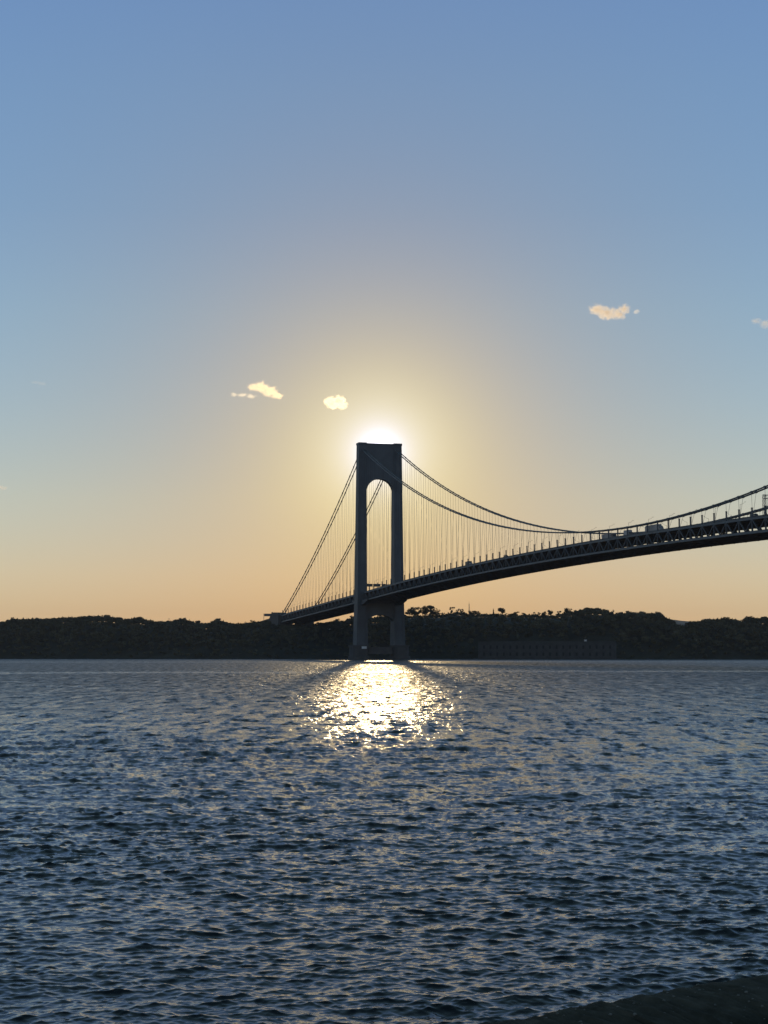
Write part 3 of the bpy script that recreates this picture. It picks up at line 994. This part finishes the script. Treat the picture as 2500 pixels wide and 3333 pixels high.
def build_vehicles():
    def wheels(g, xs, w, r=.42):
        for x in xs:
            for s in (-1, 1):
                mb = MB()
                ring = lambda y: [(x + r * math.cos(a), y, r + r * math.sin(a)) for a in np.linspace(0, 2 * math.pi, 13)[:-1]]
                y0, y1 = sorted((s * w, s * (w - .28)))
                mb.loft([ring(y0), ring(y1)])
                mb.obj('wheel', TYRE, g)

    def shape(prof_low, prof_high, w0, w1):
        """loft of closed side outlines: full width at the belt, narrower at the roof"""
        mb = MB()
        return mb

    def side_loft(outline, w, inset=.12):
        mb = MB()
        cx = sum(p[0] for p in outline) / len(outline); cz = sum(p[1] for p in outline) / len(outline)
        small = [(cx + (x - cx) * (1 - inset * .5), cz + (z - cz) * (1 - inset)) for x, z in outline]
        mb.loft([[(x, -w, z) for x, z in small], [(x, -w + .12, z) for x, z in outline], [(x, w - .12, z) for x, z in outline], [(x, w, z) for x, z in small]])
        return mb

    def start(name, px, v, lab, cat):
        u = u_at_pixel(px, v)
        sl_ = math.atan((zdeck(u + 5) - zdeck(u - 5)) / 10)
        g = empty(name, on_bridge(u, v, .02), BROT)
        g.rotation_euler = (Matrix.Rotation(BROT, 3, 'Z') @ Matrix.Rotation(-sl_, 3, 'Y')).to_euler()
        tag(g, lab, cat, 'vehicles on the upper deck')
        return g

    def car(px, v, paint, lab, tall=1.0):
        g = start('car', px, v, lab, 'car')
        h = tall
        side_loft([(-2.3, .35), (2.3, .35), (2.35, .62), (2.2, .82), (1.1, .95), (-2.0, 1.0), (-2.3, .9)], .92).obj('body', PAINTS[paint], g)
        side_loft([(1.2, .93), (.45, 1.45 * h), (-1.2, 1.48 * h), (-2.0, .98)], .78, .06).obj('cabin', GLASS, g)
        side_loft([(.42, 1.44 * h), (.3, 1.52 * h), (-1.1, 1.54 * h), (-1.25, 1.46 * h)], .74, .1).obj('roof', PAINTS[paint], g)
        wheels(g, (-1.4, 1.4), .93, .34)

    def van(px, v, paint, lab, L_=6.5):
        g = start('van', px, v, lab, 'van')
        q = L_ / 2
        side_loft([(-q, .45), (q, .45), (q, 1.1), (q - .9, 1.35), (q - 1.9, 2.45), (q - 2.7, 2.7), (-q + .5, 2.72), (-q, 2.4)], 1.05, .05).obj('body', PAINTS[paint], g)
        side_loft([(q - .85, 1.4), (q - 1.8, 2.38), (q - 2.3, 2.35), (q - 2.3, 1.45)], 1.08, .02).obj('cab_window', GLASS, g)
        wheels(g, (-q + 1.1, q - 1.2), 1.06, .38)

    def box_truck(px, v, paint, cab, lab, L_=11.0, H=3.9):
        g = start('box_truck', px, v, lab, 'truck')
        q = L_ / 2
        side_loft([(-q, 1.1), (q - 2.6, 1.1), (q - 2.6, H), (-q, H)], 1.28, .01).obj('cargo_box', PAINTS[paint], g)
        side_loft([(q - 2.4, .6), (q, .6), (q, 1.5), (q - .35, 1.7), (q - .7, 2.75), (q - 2.4, 2.85)], 1.2, .04).obj('cab', PAINTS[cab], g)
        side_loft([(q - .40, 1.72), (q - .74, 2.62), (q - 1.5, 2.62), (q - 1.5, 1.72)], 1.215, .01).obj('cab_window', GLASS, g)
        MB().box(-q + .2, q - .3, -.5, .5, .55, 1.08).obj('chassis', TYRE, g)
        wheels(g, (-q + 1.6, -q + 2.8, q - 1.2), 1.26, .5)

    def lorry(px, v, paint, cab, lab, L_=20.0, H=4.1, rounded=False):
        g = start('articulated_truck', px, v, lab, 'truck')
        q = L_ / 2
        if rounded:
            o_ = [(-q, 1.15), (q - 4.4, 1.15), (q - 4.4, H - .2), (q - 5.2, H), (-q + 2, H - .05), (-q + .7, H - .25), (-q, H - .9)]
        else:
            o_ = [(-q, 1.15), (q - 4.4, 1.15), (q - 4.4, H), (-q, H)]
        side_loft(o_, 1.3, .01).obj('trailer', PAINTS[paint], g)
        side_loft([(q - 4.0, .7), (q, .7), (q + .02, 1.6), (q - 1.3, 1.9), (q - 1.9, 2.9), (q - 3.0, 3.75), (q - 4.0, 3.9)], 1.24, .04).obj('cab', PAINTS[cab], g)
        side_loft([(q - 1.35, 1.95), (q - 1.95, 2.8), (q - 2.7, 2.8), (q - 2.7, 1.95)], 1.26, .01).obj('cab_window', GLASS, g)
        MB().box(-q + .3, q - .4, -.5, .5, .6, 1.1).obj('chassis', TYRE, g)
        wheels(g, (-q + 1.5, -q + 2.8, q - 4.2, q - 3.1, q - .9), 1.28, .52)

    N = -15.0
    car(1340, N, 'dark', 'dark car just right of the right tower leg on the deck')
    car(1366, N, 'grey', 'grey car second to the right of the tower leg on the deck')
    car(1418, N, 'blue', 'small blue car third to the right of the tower leg')
    car(1452, N, 'dark', 'dark car left of the small box truck, farther of two')
    car(1477, N, 'silver', 'silver car left of the small box truck, nearer of two')
    box_truck(1527, N, 'dark', 'grey', 'small dark box truck alone on the left part of the main span', 12.0, 4.2)
    car(1566, N, 'dark', 'dark car just right of the small box truck', 1.1)
    car(1588, N, 'grey', 'grey car second to the right of the small box truck')
    van(1648, N, 'dark', 'dark van between the small box truck and the crossing cables', 5.6)
    car(1681, N, 'silver', 'silver car left of the middle of the span', 1.0)
    car(1706, N, 'dark', 'dark car left of the middle of the span, close behind the silver one')
    car(1772, N, 'blue', 'blue car alone before the cables cross')
    car(1842, N, 'grey', 'grey car under the point where the cables cross', 1.1)
    car(1931, N, 'dark', 'dark car following the long grey trailer', 1.1)
    car(1950, N, 'red', 'red car right behind the long grey trailer')
    lorry(1985, N, 'grey', 'dark', 'long grey box trailer pulled by a dark cab, left of three big trucks', 20.0, 4.0)
    box_truck(2047, N, 'silver', 'dark', 'short silver box truck in the middle of three big trucks', 10.0, 4.2)
    lorry(2132, N, 'grey', 'grey', 'big grey truck with rounded roof, right of three big trucks', 23.0, 4.9, True)
    van(2457, N, 'dark', 'dark round-roofed van near the right edge of the deck', 7.0)
    car(2425, N, 'dark', 'dark car left of the round-roofed van')
    car(2300, N, 'grey', 'grey car half hidden behind the railing on the right part')


build_vehicles()

# ------------------------------------------------------------------ buildings on the shore
def build_fort():
    a = pix(1556, 2120, 1772); b = pix(1992, 2120, 1772)
    c0 = Vector((a.x, 1766, 0)); c1 = Vector((b.x, 1742, 0))
    L_ = (c1 - c0).length
    ang = math.atan2(c1.y - c0.y, c1.x - c0.x)
    f = empty('stone_fort', c0, ang)
    tag(f, 'long low pale stone fort with rows of dark openings at the waterline', 'fort')
    H = 18.0
    zb = .2
    step = 6.6
    n = int(L_ // step)
    m0 = (L_ - n * step) / 2
    # wall with real openings: piers, sills and lintels between embrasures
    w = MB()
    rows = [(zb + 3.4, zb + 6.8), (zb + 10.4, zb + 13.8)]
    w.box(0, L_, .9, 12, zb, H - 2.2)
    w.box(0, L_, 0, .9, zb, rows[0][0]); w.box(0, L_, 0, .9, rows[0][1], rows[1][0]); w.box(0, L_, 0, .9, rows[1][1], H)
    for z0, z1 in rows:
        x = 0
        for i in range(n):
            cx = m0 + (i + .5) * step
            w.box(x, cx - .95, 0, .9, z0, z1)
            x = cx + .95
        w.box(x, L_, 0, .9, z0, z1)
    w.obj('wall', GRANITE, f)
    op = MB().box(-.94, .94, .55, .88, .02, 3.38).mesh('window', DARK_GAP)
    for z0, z1 in rows:
        for i in range(n):
            o = link(bpy.data.objects.new('window', op), f); o.location = (m0 + (i + .5) * step, 0, z0)
    MB().box(-.3, L_ + .3, -.35, -.003, H - 1.5, H - .9).obj('cornice', GRANITE, f)
    MB().box(-4, L_ + 4, -7, -3, -2, 1.3).obj('sea_ledge', GRANITE, f)
    # the little white light on its roof
    p = (pix(1902, 2088, 1766))
    l = empty('small_lighthouse', (p.x, 1756, H - 2.2))
    tag(l, 'small white lighthouse standing on the roof of the fort', 'lighthouse')
    ring = lambda r, z: [(r * math.cos(t), r * math.sin(t), z) for t in np.linspace(0, 2 * math.pi, 9)[:-1]]
    MB().loft([ring(1.5, 0), ring(1.2, 3.6)]).obj('tower', WHITE, l)
    MB().loft([ring(1.6, 3.6), ring(1.6, 3.9)]).obj('gallery', WHITE, l)
    MB().loft([ring(.85, 3.9), ring(.85, 5.2)]).obj('lantern', GLASS, l)
    MB().loft([ring(1.0, 5.2), ring(.15, 6.1)]).obj('roof', SIGN_BACK, l)


build_fort()


def build_details():
    # lattice radio mast on the ridge
    Y = 1965.0
    p = pix(1527, 2003, Y); top = pix(1527, 1957, Y)
    m = empty('radio_mast', (p.x, Y, p.z - 2))
    tag(m, 'thin lattice radio mast rising above the ridge right of the tower', 'mast')
    h = top.z - p.z + 2
    t = MB()
    for a in range(3):
        c = (math.cos(a * 2.094) , math.sin(a * 2.094))
        t.tube([(c[0] * 1.0, c[1] * 1.0, 0), (c[0] * .25, c[1] * .25, h * .85)], .14, 4)
    n = 9
    for i in range(n):
        for a in range(3):
            b = (a + 1) % 3
            r0 = 1.0 - .75 * i / n; r1 = 1.0 - .75 * (i + 1) / n
            t.tube([(math.cos(a * 2.094) * r0, math.sin(a * 2.094) * r0, h * .85 * i / n), (math.cos(b * 2.094) * r1, math.sin(b * 2.094) * r1, h * .85 * (i + 1) / n)], .09, 4)
    t.obj('lattice', STEEL, m)
    MB().tube([(0, 0, h * .84), (0, 0, h)], .12, 5, .05).obj('aerial', STEEL, m)
    # thin pole on the left wood
    p = pix(550, 2030, 2060); q = pix(550, 2013, 2060)
    o = empty('flag_pole', (p.x, 2060, p.z - 6))
    tag(o, 'thin pole sticking out of the wood on the left shore', 'pole')
    MB().tube([(0, 0, 0), (0, 0, q.z - p.z + 6)], .28, 6, .16).obj('pole', SIGN_BACK, o)
    MB().box(-.5, .5, -.2, .2, q.z - p.z + 5.4, q.z - p.z + 6.0).obj('pole_head', SIGN_BACK, o)
    # pale houses half hidden on the slope under the side span
    for px, py, w, lab in ((1115, 2043, 7.0, 'pale house on the wooded slope under the side span, larger one'), (1073, 2046, 6.0, 'pale house among trees left of the larger pale house')):
        Y = 1958.0
        p = pix(px, py, Y)
        hs = empty('hillside_house', (p.x, Y, p.z - 3.2))
        tag(hs, lab, 'house', 'pale houses on the slope')
        MB().box(-w / 2, w / 2, 0, 6, -3, 3.4).obj('wall', WHITE, hs)
        MB().loft([[(-w / 2 - .4, -.4, 3.4), (-w / 2 - .4, 6.4, 3.4), (-w / 2 - .4, 3, 5.2)], [(w / 2 + .4, -.4, 3.4), (w / 2 + .4, 6.4, 3.4), (w / 2 + .4, 3, 5.2)]]).obj('roof', SIGN_BACK, hs)
        for k in (-1, 1):
            MB().box(k * w / 4 - .5, k * w / 4 + .5, -.06, -.003, 1.0, 2.4).obj('window', GLASS, hs)
    # rocks along the far waterline
    rng = np.random.default_rng(3)
    mb = MB()
    for i in range(420):
        X = rng.uniform(-560, 560); Y = float(shore_y(np.array(X))) - rng.uniform(0, 5)
        r = rng.uniform(.5, 1.5)
        mb.loft([[(X + r * math.cos(a) * q, Y + r * math.sin(a) * q, z) for a in np.linspace(0, 6.283, 6)[:-1]] for q, z in ((1.2, -1.0), (1.0, r * .4), (.4, r * .9))])
    o = mb.obj('shore_rocks', GRANITE); tag(o, 'line of pale rocks along the far waterline', 'rocks', kind='stuff')


build_details()


# ------------------------------------------------------------------ near bank: rounded stone sea wall and the ground behind it
def build_bank():
    crest = [(-4000, 3700, 9.6), (-1500, 3640, 9.8), (700, 3470, 10.2), (1200, 3385, 10.4), (1600, 3318, 10.8), (1708, 3307, 10.9), (1817, 3285, 11.0), (1925, 3261, 11.2), (2034, 3242, 11.35), (2142, 3225, 11.5), (2251, 3206, 11.7), (2359, 3187, 11.85), (2500, 3163, 12.1), (2900, 3095, 12.8), (3600, 2990, 14.0), (5200, 2853, 17.0), (7500, 2686, 22.0), (10500, 2535, 30.0)]
    pts = [pix(x, y + 10, d) for x, y, d in crest]
    # section across the wall: (towards the viewer is negative) offset, drop
    sec = [(1.3, -3.2), (.75, -1.1), (.42, -.30), (.18, -.06), (0, 0), (-.25, -.01), (-.55, -.05), (-.85, -.13), (-1.1, -.30), (-1.28, -.62), (-1.38, -1.05), (-1.5, -1.6)]
    P = []
    dense = []
    for i in range(len(pts) - 1):
        n = 26
        for j in range(n):
            dense.append(pts[i].lerp(pts[i + 1], j / n))
    dense.append(pts[-1])
    # smooth the centre line
    D = np.array([list(p) for p in dense])
    for _ in range(30):
        D[1:-1] = .25 * D[:-2] + .5 * D[1:-1] + .25 * D[2:]
    tan = np.gradient(D, axis=0); tan[:, 2] = 0; tan /= np.linalg.norm(tan, axis=1)[:, None]
    nor = np.stack([-tan[:, 1], tan[:, 0], np.zeros(len(D))], -1)
    secd = []
    for a, b in zip(sec[:-1], sec[1:]):
        for j in range(5):
            t = j / 5; secd.append((a[0] + (b[0] - a[0]) * t, a[1] + (b[1] - a[1]) * t))
    secd.append(sec[-1])
    S = np.array(secd)
    V = D[:, None, :] + nor[:, None, :] * S[None, :, 0, None]
    V[..., 2] += S[None, :, 1]
    rng = np.random.default_rng(4)
    rough = rng.normal(size=V.shape[:2])
    for _ in range(3):
        rough = (rough + np.roll(rough, 1, 0) + np.roll(rough, -1, 0) + np.roll(rough, 1, 1) + np.roll(rough, -1, 1)) / 5
    slow = rng.normal(size=V.shape[0])
    for _ in range(60):
        slow = (slow + np.roll(slow, 1) + np.roll(slow, -1)) / 3
    V[..., 2] += rough * .03 + slow[:, None] * .025
    n0, n1 = V.shape[:2]
    idx = np.arange(n0 * n1).reshape(n0, n1)
    F = np.stack([idx[:-1, :-1], idx[:-1, 1:], idx[1:, 1:], idx[1:, :-1]], -1).reshape(-1, 4)
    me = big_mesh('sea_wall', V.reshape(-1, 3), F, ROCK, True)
    # shade of the landward face, put into the colour below a ragged line
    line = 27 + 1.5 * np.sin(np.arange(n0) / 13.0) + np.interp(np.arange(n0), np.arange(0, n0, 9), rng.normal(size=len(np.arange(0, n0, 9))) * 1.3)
    face_shade = np.clip((np.arange(n1)[None, :] - line[:, None]) / 9.0, 0, 1).astype(np.float32)
    me.attributes.new('face_shade', 'FLOAT', 'POINT').data.foreach_set('value', face_shade.ravel())
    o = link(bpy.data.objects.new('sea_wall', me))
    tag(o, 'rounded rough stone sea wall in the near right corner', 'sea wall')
    # pebbles lying on its top
    mb = MB()
    for i in range(150):
        a = int(rng.integers(80, n0 - 105)); s = int(rng.integers(14, 40))
        p = V[a, s]; r = rng.uniform(.005, .014)
        ang = rng.uniform(0, 6.28); e = rng.uniform(.6, 1)
        ring = lambda q, z: [(p[0] + r * q * math.cos(t + ang), p[1] + r * q * e * math.sin(t + ang), p[2] + z) for t in np.linspace(0, 6.283, 7)[:-1]]
        mb.loft([ring(.8, -r * .5), ring(1, r * .15), ring(.5, r * .6)])
    tag(mb.obj('gravel', PEBBLE), 'pale pebbles scattered on top of the sea wall', 'gravel', kind='stuff')
    # ground the viewer stands on and the bank under the wall
    near = D - nor * 1.45
    rows = []
    for t in np.linspace(0, 1, 8):
        r_ = near * (1 - t) + np.stack([np.linspace(-30, 60, len(D)), np.full(len(D), -25.0), np.full(len(D), 5.0)], -1) * t
        r_[:, 2] = near[:, 2] - 1.35 + (5.15 - near[:, 2] + 1.35) * 0 + (5.2 - (near[:, 2] - 1.35)) * np.clip(t * 3, 0, 1)
        rows.append(r_)
    G = np.stack(rows, 1)
    n0, n1 = G.shape[:2]
    idx = np.arange(n0 * n1).reshape(n0, n1)
    F = np.stack([idx[:-1, :-1], idx[1:, :-1], idx[1:, 1:], idx[:-1, 1:]], -1).reshape(-1, 4)
    tag(link(bpy.data.objects.new('embankment', big_mesh('embankment', G.reshape(-1, 3), F, EARTH, True))), kind='structure')


build_bank()


# ------------------------------------------------------------------ clouds
def cloud(px, py, blobs, dist, label, dens, thr=0.0, col_=(1, 1, 1), group='small clouds near the sun'):
    """blobs in photograph pixels relative to (px, py): (dx, dy, rx, ry)"""
    c = pix(px, py, dist)
    k = dist / FPX
    o = None
    mb = MB()
    B = []
    rng = random.Random(int(px))
    for dx, dy, rx, ry in blobs:
        ctr = Vector((dx * k, rng.uniform(-.3, .3) * rx * k, -dy * k))
        rad = (rx * k, rx * k * .8, ry * k)
        B.append((ctr, rad))
        bm = bmesh.new(); bmesh.ops.create_icosphere(bm, subdivisions=3, radius=1.0)
        base = len(mb.v)
        mb.add([(ctr.x + v.co.x * rad[0], ctr.y + v.co.y * rad[1], ctr.z + v.co.z * rad[2]) for v in bm.verts], [tuple(v.index for v in f.verts) for f in bm.faces])
        bm.free()
    m = bpy.data.materials.new('cloud_vapour'); m.use_nodes = True
    nt = m.node_tree; N, L = nt.nodes, nt.links
    N.remove(N['Principled BSDF'])
    out = N['Material Output']
    vol = N.new('ShaderNodeVolumePrincipled')
    vol.inputs['Color'].default_value = (*col_, 1)
    vol.inputs['Anisotropy'].default_value = .88
    tc = N.new('ShaderNodeTexCoord')
    acc = None
    nz = N.new('ShaderNodeTexNoise'); nz.inputs['Scale'].default_value = 1 / (14 * k); nz.inputs['Detail'].default_value = 5; nz.inputs['Roughness'].default_value = .62
    L.new(tc.outputs['Object'], nz.inputs['Vector'])
    for ctr, rad in B:
        mp = N.new('ShaderNodeMapping'); mp.vector_type = 'POINT'
        mp.inputs['Scale'].default_value = [1 / r for r in rad]
        mp.inputs['Location'].default_value = [-ctr[i] / rad[i] for i in range(3)]
        L.new(tc.outputs['Object'], mp.inputs[0])
        ln = N.new('ShaderNodeVectorMath'); ln.operation = 'LENGTH'
        L.new(mp.outputs[0], ln.inputs[0])
        sb = N.new('ShaderNodeMath'); sb.operation = 'SUBTRACT'; sb.inputs[0].default_value = 1.0
        L.new(ln.outputs['Value'], sb.inputs[1])
        if acc is None:
            acc = sb.outputs[0]
        else:
            mx = N.new('ShaderNodeMath'); mx.operation = 'SMOOTH_MAX'; mx.inputs[2].default_value = .15
            L.new(acc, mx.inputs[0]); L.new(sb.outputs[0], mx.inputs[1]); acc = mx.outputs[0]
    # density = clamp(body + (noise - .5) * k)
    a1 = N.new('ShaderNodeMath'); a1.operation = 'MULTIPLY_ADD'; a1.inputs[1].default_value = 4.2; a1.inputs[2].default_value = -2.45 - thr
    L.new(nz.outputs['Fac'], a1.inputs[0])
    a2 = N.new('ShaderNodeMath'); a2.operation = 'MULTIPLY_ADD'; L.new(acc, a2.inputs[0]); a2.inputs[1].default_value = 1.9; L.new(a1.outputs[0], a2.inputs[2])
    a3 = N.new('ShaderNodeMath'); a3.operation = 'MULTIPLY'; a3.use_clamp = True; a3.inputs[1].default_value = 1.1; L.new(a2.outputs[0], a3.inputs[0])
    a4 = N.new('ShaderNodeMath'); a4.operation = 'MULTIPLY'; a4.inputs[1].default_value = dens; L.new(a3.outputs[0], a4.inputs[0])
    L.new(a4.outputs[0], vol.inputs['Density'])
    L.new(vol.outputs[0], out.inputs['Volume'])
    o = mb.obj('cloud', m)
    o.location = c
    # one closed skin round all the puffs
    md = o.modifiers.new('skin', 'REMESH'); md.mode = 'VOXEL'; md.voxel_size = max(k * 2.2, .5)
    dg = bpy.context.evaluated_depsgraph_get()
    me = bpy.data.meshes.new_from_object(o.evaluated_get(dg))
    o.modifiers.clear()
    o.data = me
    if not me.materials:
        me.materials.append(m)
    tag(o, label, 'cloud', group)
    return o


cloud(1092, 1312, [(-14, -4, 26, 20), (10, -8, 26, 22), (22, 8, 22, 16), (-8, 8, 24, 14)], 5200, 'small bright white cloud closest to the tower top', .08, -.2)
cloud(865, 1268, [(-42, -8, 24, 17), (-15, -8, 32, 24), (15, 6, 32, 21), (36, 20, 24, 15)], 5600, 'orange-tinged streaky cloud left of the brightest one', .05, .05, (1, .95, .85))
cloud(795, 1287, [(-34, -2, 16, 9), (-8, -2, 24, 9), (22, 4, 24, 9)], 5700, 'thin wispy strip just left of the streaky cloud', .02, .1)
cloud(1988, 1015, [(-44, -10, 34, 22), (-14, 6, 40, 26), (24, 8, 34, 22), (44, -8, 26, 22)], 5000, 'largest peach-coloured cloud high on the right', .06, 0, (1, .93, .84), group='clouds high on the right')
cloud(2071, 1015, [(0, 0, 14, 9)], 5000, 'tiny white puff just right of the largest cloud', .05, -.1, group='clouds high on the right')
cloud(2485, 1050, [(-22, -4, 24, 13), (12, 4, 30, 18)], 5100, 'white ragged cloud cut by the right edge', .04, .05, group='clouds high on the right')
cloud(128, 1248, [(-14, -5, 20, 8), (10, 2, 18, 7)], 5400, 'faintest bluish wisp high on the left', .010, .1, group='clouds on the left')
cloud(0, 1586, [(-14, 0, 30, 10), (10, 3, 18, 8)], 5800, 'pale pink cloud tip at the left edge', .035, .0, group='clouds on the left')

# ------------------------------------------------------------------ haze over the water
HAZE = 2.6e-5
hm = bpy.data.materials.new('sea_air'); hm.use_nodes = True
hn = hm.node_tree
hn.nodes.remove(hn.nodes['Principled BSDF'])
hv = hn.nodes.new('ShaderNodeVolumePrincipled')
hv.inputs['Color'].default_value = (.92, .94, 1.0, 1)
hv.inputs['Density'].default_value = HAZE
hv.inputs['Anisotropy'].default_value = .35
hn.links.new(hv.outputs[0], hn.nodes['Material Output'].inputs['Volume'])
hb = MB().box(-6500, 6500, -400, 9900, -6, 240).obj('haze', hm)
tag(hb, kind='stuff')
